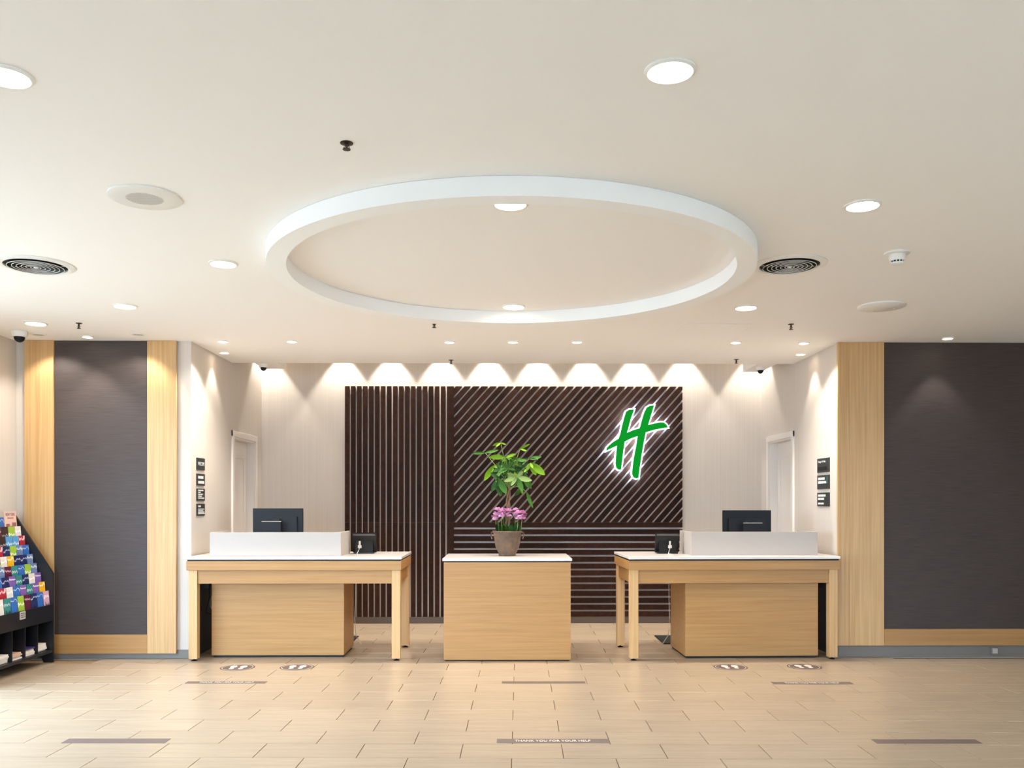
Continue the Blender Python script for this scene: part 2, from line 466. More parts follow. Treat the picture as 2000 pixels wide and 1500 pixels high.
def offset(poly, d):
    n = len(poly); out = []; s = -1 if area < 0 else 1
    for i in range(n):
        a, p, c = Vector(poly[i - 1]), Vector(poly[i]), Vector(poly[(i + 1) % n])
        d1 = (p - a).normalized(); d2 = (c - p).normalized()
        n1 = Vector((d1.y, -d1.x)) * s; n2 = Vector((d2.y, -d2.x)) * s
        m = (n1 + n2); m = m.normalized() if m.length > 1e-6 else n1
        k = min(1.6, 1.0 / max(.35, m.dot(n1)))
        q = p + m * d * k
        out.append((q.x, q.y))
    return out
e = tag(empty('illuminated_letter_sign', sc), 'green slanted letter H sign with a glowing white outline on the slats', 'sign')
B().prism(poly, -.012, .0, 'y').obj('letter_face', M_GREENFACE, e)
B().prism(offset(poly, .017), .001, .030, 'y').obj('glowing_outline', M_HALO, e)
B().prism(offset(poly, .008), .031, .035, 'y').obj('backlight', M_BACKLIT, e)
for i in (1, 12, 21, 29, 42, 47):
    q = Vector(poly[i]) * .93
    B().tube([(q.x, .0355, q.y), (q.x, .0745, q.y)], .006).obj('standoff', M_STEEL, e)

# ------------------------------------------------------------------ lamps in the ceiling
def spot(parent, loc, watts, angle, blend, target=None, size=.04, color=WARM):
    d = bpy.data.lights.new('lamp_light', 'SPOT'); d.energy = watts; d.color = color
    d.spot_size = math.radians(angle); d.spot_blend = blend; d.shadow_soft_size = size
    o = bpy.data.objects.new('lamp_light', d); COL.objects.link(o)
    o.parent = parent; o.location = loc
    if target is not None:
        dv = Vector(target) - (Vector(loc) + parent.location)
        o.rotation_euler = dv.to_track_quat('-Z', 'Y').to_euler()
    return o
def lamp_meshes(r):
    tr = B().lathe([(r, 0.0), (r, -.006), (r * .88, -.011), (r * .82, -.004), (r * .82, 0.0)], 40).mesh('trim_ring', M_WHITEPL, True)
    di = B().lathe([(0, -.0045), (r * .82, -.0045)], 40).mesh('diffuser', M_LAMP)
    return tr, di
LM = {.092: lamp_meshes(.092), .052: lamp_meshes(.052)}
def downlight(px, py, r, label, group, watts, angle, blend, target=None):
    p = at_z(px, py, ZC)
    e = tag(empty('downlight', (p.x, p.y, ZC - .0005)), label, 'ceiling light', group)
    inst('trim_ring', LM[r][0], e); inst('diffuser', LM[r][1], e)
    spot(e, (0, 0, -.03), watts, angle, blend, target, size=r * .8)
    return e
GB = 'large round downlights in the lobby ceiling'
for px, py, lab in ((12, 147, 'large lit downlight on the entrance side of the open ceiling, nearest the ceiling speaker'), (1309, 137, 'large lit downlight in the open ceiling with no other fitting near it'),
                    (997, 397, 'large lit downlight inside the ring on the ceiling, at the side away from the counters'),
                    (1003, 598, 'large lit downlight inside the ring on the ceiling, at the side towards the counters'),
                    (1685, 400, 'large lit downlight between the smoke detector and the open ceiling'),
                    (436, 514, 'large lit downlight beside the ring, next to the round air vent without the smoke detector'),
                    (244, 597, 'large lit downlight in front of the charcoal framed panel, nearer the ring'),
                    (1457, 600, 'large lit downlight between the ring and the ceiling access panel'),
                    (70, 631, 'large lit downlight beside the dome camera over the brochure rack')):
    downlight(px, py, .092, lab, GB, BIG_W, 150, .6)
GS = 'small round downlights above the counters'
for px, py, lab in ((435, 666, 'small lit downlight above the wall end of the counter under the four signs'), (570, 666, 'small lit downlight above the monitor counter by the upright slats'),
                    (878, 667, 'one of three small lit podium downlights, on the side of the upright slats'), (1002, 667, 'middle one of three small lit downlights above the plant podium'),
                    (1127, 667, 'one of three small lit podium downlights, on the side of the glowing letter'), (1437, 668, 'small lit downlight above the monitor counter by the glowing letter'),
                    (1570, 669, 'small lit downlight above the wall end of the counter under the three signs'),
                    (438, 688, 'small lit downlight close to the wall with four signs'), (1564, 691, 'small lit downlight close to the wall with three signs'),
                    (171, 657, 'small lit downlight in front of the charcoal framed panel'), (1851, 660, 'small lit downlight in front of the wide dark panel')):
    near = py > 680 or px in (171, 1851)
    downlight(px, py, .052, lab, GS, SPOT_W if near else SMALL_W, 76 if near else 120, .35 if near else .5)
# gimbal spots aimed at the oak framed panel
for px, tx, lab in ((75, 137, 'dull grey gimbal spotlight beside the dome camera'), (270, 227, 'dull grey gimbal spotlight above the oak board next to the four signs')):
    p = at_z(px, 653, ZC)
    e = tag(empty('gimbal_spotlight', (p.x, p.y, ZC - .0005)), lab, 'ceiling light', 'gimbal spotlights over the charcoal panel')
    B().lathe([(.068, 0), (.068, -.006), (.052, -.008), (.050, 0)], 32).obj('trim_ring', M_WHITEPL, e, True)
    B().lathe([(0, -.004), (.03, -.006), (.049, -.003)], 24).obj('reflector', M_GREYPL, e, True)
    q = at_v(tx, 800, VF)
    spot(e, (0, 0, -.03), SPOT_W * 1.05, 110, .5, (q.x, VF, 1.7), size=.03)
# wall washers up in the slot
lamp_slot = (B().lathe([(.05, 0), (.05, -.05), (.042, -.05), (.042, 0)], 24).mesh('housing', M_WHITEPL, True), B().lathe([(0, -.03), (.042, -.03)], 24).mesh('diffuser', M_LAMP))
for px in (523, 670, 765, 863, 955, 1050, 1145, 1240, 1335, 1468):
    u = at_v(px, 720, VB).x
    e = tag(empty('wall_washer', (u, VB - .17, ZN)), 'small wall washer spotlight hidden in the ceiling slot above the slats', 'spotlight', 'wall washers in the ceiling slot')
    inst('housing', lamp_slot[0], e); inst('diffuser', lamp_slot[1], e)
    spot(e, (0, 0, -.07), WASH_W, 72, .3, size=.025)

# ------------------------------------------------------------------ things on the ceiling
def sprinkler(px, py, r, drop, lab):
    p = at_z(px, py, ZC)
    e = tag(empty('sprinkler', (p.x, p.y, ZC - .0005)), lab, 'sprinkler', 'sprinkler heads in the ceiling')
    B().lathe([(r, 0), (r, -.003), (r * .5, -.007), (.006, -.008), (.006, 0)], 20).obj('escutcheon', M_BRONZE, e, True)
    B().lathe([(.008, -.006), (.006, -drop * .6), (.004, -drop), (0, -drop)], 10).obj('stem', M_BRONZE, e, True)
    for s in (-1, 1):
        B().tube([(s * .007, 0, -drop * .45), (s * .012, 0, -drop * .7), (s * .003, 0, -drop)], .002, 6).obj('frame_arm', M_BRONZE, e, True)
    B().lathe([(0, -drop), (.017, -drop), (.017, -drop - .003), (0, -drop - .004)], 16).obj('deflector', M_BRONZE, e, True)
sprinkler(677, 279, .028, .026, 'dark sprinkler head in the open ceiling on the lobby side of the ring')
sprinkler(154, 631, .026, .045, 'dark sprinkler head hanging in front of the charcoal framed panel')
sprinkler(848, 633, .016, .028, 'small dark sprinkler head hanging beside the rim of the ceiling ring')
sprinkler(1545, 633, .026, .045, 'dark sprinkler head hanging near the wall with three signs')
sprinkler(881, 703, .026, .04, 'dark sprinkler head at the ceiling edge above the slanted and upright slats')
sprinkler(1438, 702, .026, .04, 'dark sprinkler head at the ceiling edge next to a dome camera')
def air_vent(px, py, lab):
    p = at_z(px, py, ZC)
    e = tag(empty('round_air_vent', (p.x, p.y, ZC - .0005)), lab, 'air vent', 'round air vents in the ceiling')
    B().lathe([(.232, 0), (.232, -.006), (.205, -.016), (.188, -.012), (.188, 0)], 64).obj('flange', M_WHITEPL, e, True)
    B().lathe([(0, -.001), (.188, -.001)], 48).obj('duct_shade_disc', M_DUCTSHADE, e)  # flat black disc paints the shade up inside the duct
    for i in range(6):
        r = .168 - i * .027
        bl = B().lathe([(r - .010, -.002), (r - .001, -.018), (r - .004, -.018), (r - .013, -.002)], 56, close=True).obj('ring_blade', mat('vent blade shade grey', (26, 28, 31), .6), e, True)  # blades coloured dark for the shade inside the vent
        B().lathe([(r - .0015, -.018), (r - .0015, -.021), (r - .0045, -.021), (r - .0045, -.018)], 56, close=True).obj('lit_blade_lip', M_WHITEPL, bl, True)  # white lip paints the light caught along the blade edge
    B().lathe([(0, -.021), (.014, -.020), (.014, -.003)], 24).obj('hub', M_WHITEPL, e, True)
    B().box(-.186, .186, -.002, .002, -.012, -.009).obj('cross_bar', M_WHITEPL, e)
air_vent(70, 517, 'round white air vent with shade-dark rings by the wall of the brochure rack')
air_vent(1542, 516, 'round white air vent with shade-dark rings touching the ceiling ring')
p = at_z(283, 384, ZC)
e = tag(empty('ceiling_speaker', (p.x, p.y, ZC - .0005)), 'round white ceiling speaker with a fine grey grille', 'speaker')
B().lathe([(.176, 0), (.176, -.008), (.168, -.012), (.09, -.012), (.09, 0)], 56).obj('plate', M_WHITEPL, e, True)
B().lathe([(0, -.011), (.089, -.011)], 40).obj('grille', mat('perforated grille', (218, 213, 208), 0.6), e)
g = B()
for i in range(-9, 10):
    for j in range(-9, 10):
        if i * i + j * j < 84: g.box(i * .0092 - .0022, i * .0092 + .0022, j * .0092 - .0022, j * .0092 + .0022, -.0116, -.0112)
o = g.obj('grille_holes', mat('grille hole', (170, 166, 162), 0.8), e); o['kind'] = 'stuff'
p = at_z(1722, 597, ZC)
e = tag(empty('ceiling_cover_plate', (p.x, p.y, ZC - .0005)), 'plain round white cover plate with screw heads in the ceiling', 'cover plate')
B().lathe([(.178, 0), (.178, -.010), (.172, -.014), (0, -.014)], 56).obj('plate', M_WHITEPL, e, True)
for k in range(5):
    a = k * 1.2566 + .4
    B().lathe([(0, -.0165), (.007, -.016), (.007, -.013)], 10, (.13 * math.cos(a), .13 * math.sin(a), 0)).obj('screw_head', M_WHITEPL, e, True)
p = at_z(1752, 493, ZC)
e = tag(empty('smoke_detector', (p.x, p.y, ZC - .0005)), 'white smoke detector with black slots hanging from the ceiling', 'smoke detector')
B().lathe([(.075, 0), (.075, -.010), (.066, -.014), (0, -.014)], 40).obj('base_plate', M_WHITEPL, e, True)
B().lathe([(.05, -.013), (.047, -.045), (.042, -.052), (.036, -.052)], 36).obj('body', M_WHITEPL, e, True)
B().lathe([(.036, -.050), (.036, -.062)], 30).obj('slot_band', M_SOFTBLACK, e)
for k in range(12):
    a = k * math.pi / 6
    B().tube([(.037 * math.cos(a), .037 * math.sin(a), -.05), (.035 * math.cos(a), .035 * math.sin(a), -.064)], .003, 6).obj('slot_rib', M_WHITEPL, e)
B().lathe([(.038, -.062), (.036, -.070), (.02, -.076), (0, -.076)], 32).obj('cap', M_WHITEPL, e, True)
def dome_camera(loc, r, lab):
    e = tag(empty('dome_camera', loc), lab, 'security camera', 'dome cameras on the ceiling')
    B().lathe([(r, 0), (r, -r * .45), (r * .93, -r * .75), (r * .72, -r * .78), (0, -r * .78)], 36).obj('base', M_WHITEPL, e, True)
    B().lathe([(r * .7, -r * .74)] + [(r * .7 * math.cos(a * math.pi / 16), -r * .74 - r * .78 * math.sin(a * math.pi / 16)) for a in range(1, 8)] + [(0, -r * 1.52)], 28).obj('dome', M_BLACK, e, True)
p = at_z(38, 647, ZC); dome_camera((max(p.x, UWL + .09), p.y, ZC - .0005), .066, 'white dome camera with dark bubble above the brochure rack')
dome_camera((-2.62, 9.79, ZC - .0005), .05, 'white dome camera on the soffit block beside the wall with four signs')
dome_camera((2.925, 9.93, ZC - .0005), .05, 'white dome camera on the soffit block beside the wall with three signs')

# ------------------------------------------------------------------ reception desks
def make_desk(m, loc, rz, lab, blk0, blk1, blk_d, par_y, scr):
    """local x runs from the wall end (0) to the inner end (2.0); y from front to back; m mirrors x"""
    e = tag(empty('reception_desk', loc, rz), lab, 'reception desk', 'reception desks')
    Wd, Dp = 2.0, .91
    def bx(x0, x1, y0, y1, z0, z1, bev=.002):
        return B().box(min(m * x0, m * x1), max(m * x0, m * x1), y0, y1, z0, z1, bev)
    bx(0, Wd, 0, Dp, .9505, .975, .003).obj('stone_top', M_QUARTZ, e)
    bx(.012, Wd - .012, .012, Dp - .012, .936, .9500, 0).obj('shadow_gap_strip', M_SOFTBLACK, e)
    bx(.004, Wd - .004, .004, Dp - .004, .850, .9355).obj('top_band', M_OAKH, e)
    L = .079
    for x in (.016, Wd - .016 - L):
        for y in (.03, Dp - .03 - L):
            lg = bx(x, x + L, y, y + L, .022, .8495).obj('leg', M_OAKV, e)
            cx = m * (x + L / 2)
            B().lathe([(.026, .0005), (.026, .006), (.008, .012), (.008, .024)], 16, (cx, y + L / 2, 0)).obj('levelling_foot', M_SOFTBLACK, lg, True)
    bx(.016 + L + .001, Wd - .016 - L - .001, .045, .065, .722, .8495).obj('apron', M_OAKH, e)
    bx(.03, .05, .03 + L + .001, Dp - .03 - L - .001, .722, .8495).obj('apron', M_OAKH, e)
    bx(Wd - .05, Wd - .03, .03 + L + .001, Dp - .03 - L - .001, .722, .8495).obj('apron', M_OAKH, e)
    # oak cabinet block under the top
    bx(blk0, blk1, blk_d[0], blk_d[1], .022, .8495).obj('cabinet_block', M_OAKH, e)
    bx(blk0 + .015, blk1 - .015, blk_d[0] + .015, blk_d[1] - .015, .001, .0215, 0).obj('plinth', M_SOFTBLACK, e)  # black strip painted in for the shadow in the gap under the block
    bx(.025, .04, .14, Dp - .13, .03, .72, 0).obj('side_board', M_NAVY, e)
    # cables beside the block and by the wall end
    for k, (dx, y) in enumerate(((.10, .30), (.125, .36))):
        c = [(m * (dx + .02 * math.sin(t * 4 + k)), y + .01 * t, .72 - .30 * t + (.06 * t * t if k else 0)) for t in [i / 8 for i in range(9)]]
        c += [(m * (dx + .03), y + .05, .40 - .04 * k), (m * (dx + .05), y + .1, .44)]
        B().tube(c, .005, 6).obj('cable', M_BASE if k else M_SCREENBACK, e, True)
    bx(.07, .13, .26, .30, .66, .72, .004).obj('junction_box', M_SCREENBACK, e)
    cx = blk1 + .012
    c = [(m * cx, blk_d[1] - .05, .84), (m * (cx + .015), blk_d[1] - .05, .70), (m * (cx + .012), blk_d[1] - .04, .5), (m * (cx + .004), blk_d[1] - .03, .3), (m * (cx + .006), blk_d[1] + .03, .12), (m * (cx + .05), blk_d[1] + .1, .02)]
    B().tube(c, .004, 6).obj('cable', M_CABLE, e, True)
    # white privacy screen standing on the top
    p0, p1 = scr
    y0, y1 = par_y, par_y + .50
    bx(p0, p1, y0, y0 + .022, .9755, 1.200, .002).obj('screen_front', M_LAM, e)
    bx(p0, p0 + .022, y0 + .0225, y1, .9755, 1.200, .002).obj('screen_side', M_LAM, e)
    sp = B().prism([(y0 + .0225, .9755), (y1, .9755), (y1 - .012, 1.200), (y0 + .0225, 1.200)], m * (p1 - .022), m * p1, 'x')
    sp.obj('screen_side', M_LAM, e)
    return e
make_desk(1, (-2.925, 8.24, 0), 0.0, 'oak reception desk with white screen under the four slate wall signs', .165, 1.425, (.23, .79), .10, (.19, 1.42))
make_desk(-1, (3.19, 8.265, 0), 0.025, 'oak reception desk with white screen under the three slate wall signs', .165, 1.44, (.13, .78), .20, (.14, 1.365))

# floor mats behind the desks
for x0, x1, lab in ((-2.7, -1.57, 'black floor mat behind the desk under the four signs'), (1.70, 2.9, 'black floor mat behind the desk under the three signs')):
    o = B().box(x0, x1, 9.22, 9.78, .0005, .012, .004).obj('floor_mat', M_SOFTBLACK); tag(o, lab, 'floor mat', 'floor mats')

# ------------------------------------------------------------------ centre podium
e = tag(empty('podium', (.059, 8.235, 0), -.006), 'plain oak podium with a white stone top between the two desks', 'podium')
B().box(-.592, .592, .008, .80, .012, .922, .002).obj('oak_body', M_OAKH, e)
B().box(-.58, .58, .03, .78, .0005, .0115).obj('plinth', M_SOFTBLACK, e)
B().box(-.585, .585, .016, .795, .9225, .934).obj('shadow_gap_strip', M_SOFTBLACK, e)
B().box(-.604, .604, 0, .81, .9345, .959, .003).obj('stone_top', M_QUARTZ, e)

# ------------------------------------------------------------------ monitors
def monitor(pxc, pyt, v, wid, rz, lab, box_dx):
    q = at_v(pxc, pyt, v); zt = q.z
    e = tag(empty('monitor', (q.x, v, .9755), rz), lab, 'monitor', 'monitors on the desks')
    h = wid * .60; top = zt - .9755
    B().box(-wid / 2, wid / 2, 0, .022, top - h, top, .004).obj('screen_panel', M_BLACK, e)
    B().prism([(-wid * .385, top - h * .95), (wid * .385, top - h * .95), (wid * .385, top - h * .28), (-wid * .385, top - h * .28)], -.022, -.0005, 'y').obj('rear_housing', M_SCREENBACK, e)
    B().box(-.03, .03, -.05, -.0225, .012, top - h * .36, .004).obj('stand_neck', M_BLACK, e)
    B().box(-.11, .11, -.13, .07, .0005, .011, .004).obj('stand_base', M_BLACK, e)
    k = B().box(box_dx - .095, box_dx + .095, -.10, -.085, .03, top - h * .44, .003).obj('mounted_unit', M_SCREENBACK, e)
    B().box(box_dx - .095, box_dx + .095, -.101, -.084, top - h * .44 + .0005, top - h * .44 + .005, .001).obj('unit_edge', M_GREYPL, k)
    B().box(-.025, .025, -.0845, -.0505, top - h * .60, top - h * .52, .002).obj('unit_bracket', M_BLACK, e)
    c = [(box_dx - .10, -.08, .10), (-.14, -.06, .17), (-.155, -.05, .14), (-.17, -.05, .05), (-.16, -.04, .006)]
    B().tube(c, .004, 6).obj('cable', M_SOFTBLACK, e, True)
monitor(542.8, 992.8, 8.86, .50, 0.0, 'black monitor seen from behind on the desk by the upright slats', -.04)
monitor(1459, 996.5, 8.88, .492, 0.02, 'black monitor seen from behind on the desk by the glowing letter', .03)

# payment terminals on the counter ends
def terminal(pxc, v, zt, lab, s, cab):
    q = at_v(pxc, 1081, v)
    e = tag(empty('payment_terminal', (q.x, v, zt), 0.02 * s), lab, 'card terminal', 'card terminals on the desks')
    B().box(-.10, .10, -.02, .13, .0005, .018, .004).obj('base', M_BLACK, e)
    B().prism([(-.012, .018), (.10, .018), (.045, .13), (.02, .13)], -.085, .085, 'x').obj('rear_body', M_BLACK, e)
    sl = B().prism([(.055, .012), (.075, .010), (.018, .208), (-.002, .210)], -.118, .118, 'x'); sl.obj('screen_slab', M_BLACK, e)
    B().prism([(-.006, .176), (.006, .176), (.0, .197), (-.012, .197)], -.108, .108, 'x').obj('top_rail', mat('terminal rail', (70, 66, 66), .25), e)
    B().box(cab - .009, cab + .009, -.024, -.012, .085, .125, .003).obj('plug', M_GREYPL, e)
    B().box(cab - .018, cab + .018, -.024, -.012, .055, .084, .003).obj('plug_block', M_GREYPL, e)
    B().tube([(cab, -.024, .06), (cab - .01, -.03, .03), (cab - .022, -.05, .004), (cab - .01, -.11, .004), (cab, -.20, .004)], .0035, 6).obj('cable', M_CABLE, e, True)
terminal(711, 8.76, .9752, 'black card terminal seen from behind on the desk end by the upright slats', 1, -.04)
terminal(1304, 8.72, .9752, 'black card terminal seen from behind on the desk end by the level slats', -1, .02)

# ------------------------------------------------------------------ wall signs
def wall_sign(u, s, v0, v1, z0, z1, lab, lines, strip=False, slot=False):
    """plaque on a side wall; s=+1 faces +x. lines: (text or list of word widths, height share from top, letter height, left share)"""
    w, h = v1 - v0, z1 - z0
    e = tag(empty('wall_sign', (u + s * .0005, (v0 + v1) / 2, (z0 + z1) / 2), math.radians(90) * s), lab, 'sign', 'slate signs on the side walls')
    B().box(-w / 2, w / 2, -.012, 0, -h / 2, h / 2, .002).obj('plaque', M_SIGN, e)
    for body, ty, th, tw in lines:
        z = h / 2 - ty * h
        if isinstance(body, str):
            me = text_mesh('lettering', body, th, M_LETTER, fit=tw * w, align='LEFT')
            x = -w * .40
            inst('lettering', me, e, (x, -.0128, z))
        else:
            g = B(); x = -w * .40
            for ww in body:
                g.box(x, x + ww * w, -.0132, -.0122, z - th / 2, z + th / 2); x += ww * w + .02 * w
            g.obj('lettering', M_LETTER, e)
    if strip: B().box(w * .33, w * .40, -.0135, -.0121, -h * .12, h * .42).obj('teal_strip', M_TEAL, e)
    if slot: B().box(-w * .40, w * .30, -.018, -.0121, -h * .36, -h * .10, .002).obj('name_slot', M_SOFTBLACK, e)
    return e
va, vb = at_u(383, 900, UL).y, at_u(398, 900, UL).y
for ya, yb_, lab, lines in (
        (893.5, 917.3, 'topmost of four slate signs, with one bold white word', [('WELCOME', .5, .05, .8)]),
        (924.8, 948.1, 'second of four slate signs, two bold white lines', [((.22, .10, .30), .30, .026, 0), ((.20, .22, .30), .72, .026, 0)]),
        (954.2, 978.0, 'third of four slate signs, a list of five short lines', [((.34, .30), .14, .012, 0), ((.30,), .30, .012, 0), ((.30, .26), .46, .012, 0), ((.46,), .62, .012, 0), ((.34, .40), .78, .012, 0)]),
        (984.0, 1007.8, 'lowest of four slate signs, small heading over four lines', [((.32,), .20, .016, 0), ((.38, .36), .44, .009, 0), ((.30, .30), .57, .009, 0), ((.40, .36), .69, .009, 0), ((.44, .38), .81, .009, 0)])):
    wall_sign(UL, 1, va, vb, at_u(383, yb_, UL).z, at_u(383, ya, UL).z, lab, lines)
va, vb = at_u(1621.2, 900, UR).y, at_u(1598.2, 900, UR).y
for ya, yb_, lab, lines, strip, slot in (
        (896.4, 923.6, 'topmost of three slate signs, with a name slot below its words', [('Manager On Duty', .24, .03, .62)], False, True),
        (928.8, 955.6, 'middle of three slate signs, with a teal strip', [((.22, .10, .20), .26, .024, 0), ((.26, .18, .20), .52, .024, 0)], True, False),
        (962.4, 988.8, 'lowest of three slate signs, three bold lines of white words', [((.22, .22, .16), .22, .022, 0), ((.22, .26), .46, .022, 0), ((.22, .24), .80, .018, 0)], False, False)):
    wall_sign(UR, -1, va, vb, at_u(1598.2, yb_, UR).z, at_u(1598.2, ya, UR).z, lab, lines, strip, slot)

# ------------------------------------------------------------------ floor strips and footprint stickers
def floor_strip(pxa, pxb, pya, pyb, lab, words):
    c = at_z((pxa + pxb) / 2, (pya + pyb) / 2, 0)
    a = at_z(pxa, (pya + pyb) / 2, 0); d = at_z(pxb, (pya + pyb) / 2, 0)
    w = (d - a).length; h = abs(at_z(pxa, pya, 0).y - at_z(pxa, pyb, 0).y)
    e = tag(empty('floor_strip', (c.x, c.y, .0005), -YAW), lab, 'floor marking', 'floor distancing strips')
    B().box(-w / 2, w / 2, -h / 2, h / 2, 0, .0012).obj('strip', M_TAPE, e)
    if words:
        me = text_mesh('lettering', 'THANK YOU FOR YOUR HELP', .06, M_TAPET, fit=w * .68)
        inst('lettering', me, e, (0, 0, .0016), (math.radians(-90), 0, 0))
floor_strip(127, 328, 1443, 1451.5, 'plain brown floor strip in the daylight from the entrance', False)
floor_strip(970.5, 1188.5, 1443.5, 1451.5, 'brown floor strip with clear white words in the middle of the lobby floor', True)
floor_strip(1707, 1912, 1444.5, 1452.5, 'plain dark floor strip farthest from the entrance glazing', False)
floor_strip(364, 520, 1331, 1335, 'thin brown floor strip with words in front of the desk under the four signs', True)
floor_strip(980, 1143, 1331, 1335, 'thin plain brown floor strip in front of the podium', False)
floor_strip(1508, 1664, 1332, 1336.5, 'thin brown floor strip with words in front of the desk under the three signs', True)
def foot_outline(b, cx, cy, s, z0, z1):
    sole = [(cx + s * .030 * math.cos(t) * (1.0 + .12 * math.sin(t)), cy + .035 + .052 * math.sin(t)) for t in [i * math.pi / 10 for i in range(20)]]
    heel = [(cx - s * .004 + .022 * math.cos(t), cy - .048 + .024 * math.sin(t)) for t in [i * math.pi / 8 for i in range(16)]]
    b.prism(sole, z0, z1, 'z'); b.prism(heel, z0, z1, 'z')
for px, py, lab in ((464, 1304, 'round footprint sticker nearer the wall end of the desk under the four signs'), (580, 1303.3, 'round footprint sticker nearer the podium at the desk under the four signs'),
                    (1427, 1303, 'round footprint sticker nearer the podium at the desk under the three signs'), (1571, 1302.3, 'round footprint sticker nearer the wall end of the desk under the three signs')):
    c = at_z(px, py, 0)
    e = tag(empty('footprint_sticker', (c.x, c.y, .0005)), lab, 'floor sticker', 'footprint stickers')
    B().lathe([(0, .001), (.152, .001), (.152, 0)], 48).obj('disc', M_STICK, e)
    B().lathe([(.136, .0012), (.136, .0016), (.131, .0016), (.131, .0012)], 48).obj('border_line', M_TAPET, e)
    for s in (-1, 1):
        f = B(); foot_outline(f, s * .045, 0, s, .0012, .0018); f.obj('footprint', M_TAPET, e)

# ------------------------------------------------------------------ potted plant on the podium
PV = 8.66
pc = at_v(991, 1087, PV); ZP = .9595
plant = tag(empty('potted_plant', (pc.x, PV, ZP)), 'braided trunk plant with pink flowers in a weathered clay pot on the podium', 'plant')
B().lathe([(0, 0), (.082, 0), (.086, .006), (.084, .022), (.088, .03), (.112, .075), (.124, .13), (.130, .178), (.133, .182), (.131, .19), (.134, .20), (.136, .225), (.148, .238), (.145, .246),
           (.132, .243), (.124, .22), (.118, .17), (.09, .06), (0, .05)], 48).obj('pot', M_POT, plant, True)
for s in (-1, 1):
    B().tube([(s * .135, 0, .232), (s * .158, 0, .226), (s * .162, 0, .20), (s * .152, 0, .178), (s * .150, 0, .165)], .007, 8).obj('pot_handle', M_POT, plant, True)
B().lathe([(0, .222), (.07, .226), (.122, .220)], 32).obj('soil', M_SOIL, plant, True)
for k in range(3):                                              # three braided stems
    c = []
    for i in range(25):
        t = i / 24; a = t * 7.5 + k * 2.094; r = .017 * (1 - .2 * t)
        c.append((r * math.cos(a) + .012 * t, r * math.sin(a), .22 + .44 * t))
    B().tube(c, .012, 8, .008).obj('braided_stem', M_TRUNK, plant, True)
def pix_local(zx, zy, dv):
    q = at_v(910 + zx / 8.8235, 850 + zy / 8.8235, PV + dv)
    return Vector((q.x - pc.x, dv, q.z - ZP))
def leaf_mesh(m):
    b = B(); n = 7; rows = []
    for i in range(n):
        t = i / (n - 1); wv = .5 * math.sin(math.pi * min(1, t * .92 + .04)) ** .8 * .34
        zc = -.10 * math.sin(t * 2.2) ; 
        rows.append([b.bm.verts.new((t, -wv, zc + .05 * wv)), b.bm.verts.new((t, 0, zc - .03)), b.bm.verts.new((t, wv, zc + .05 * wv))])
    for a, c in zip(rows, rows[1:]):
        for j in (0, 1): b.bm.faces.new((a[j], a[j + 1], c[j + 1], c[j]))
    return b.mesh('leaf', m, True)
LEAF = [leaf_mesh(m) for m in M_LEAVES]
CAMP = Vector((0, 0, H)) - Vector((pc.x, PV, ZP))
def leaf(hub, tip, kind, wide=1.0, roll=0.0):
    d = tip - hub; L = d.length
    if L < .01: return
    x = d.normalized()
    view = (CAMP - hub).normalized()
    zax = (view - x * view.dot(x)).normalized()
    zax = (Matrix.Rotation(roll, 3, x) @ zax).normalized()
    yax = zax.cross(x).normalized()
    o = bpy.data.objects.new('leaf', LEAF[kind]); COL.objects.link(o); o.parent = plant
    mtx = Matrix((x, yax, zax)).transposed().to_4x4()
    sy = L * wide
    o.matrix_local = Matrix.Translation(hub) @ mtx @ Matrix.Diagonal((L, sy, L, 1))
rl = random.Random(3)
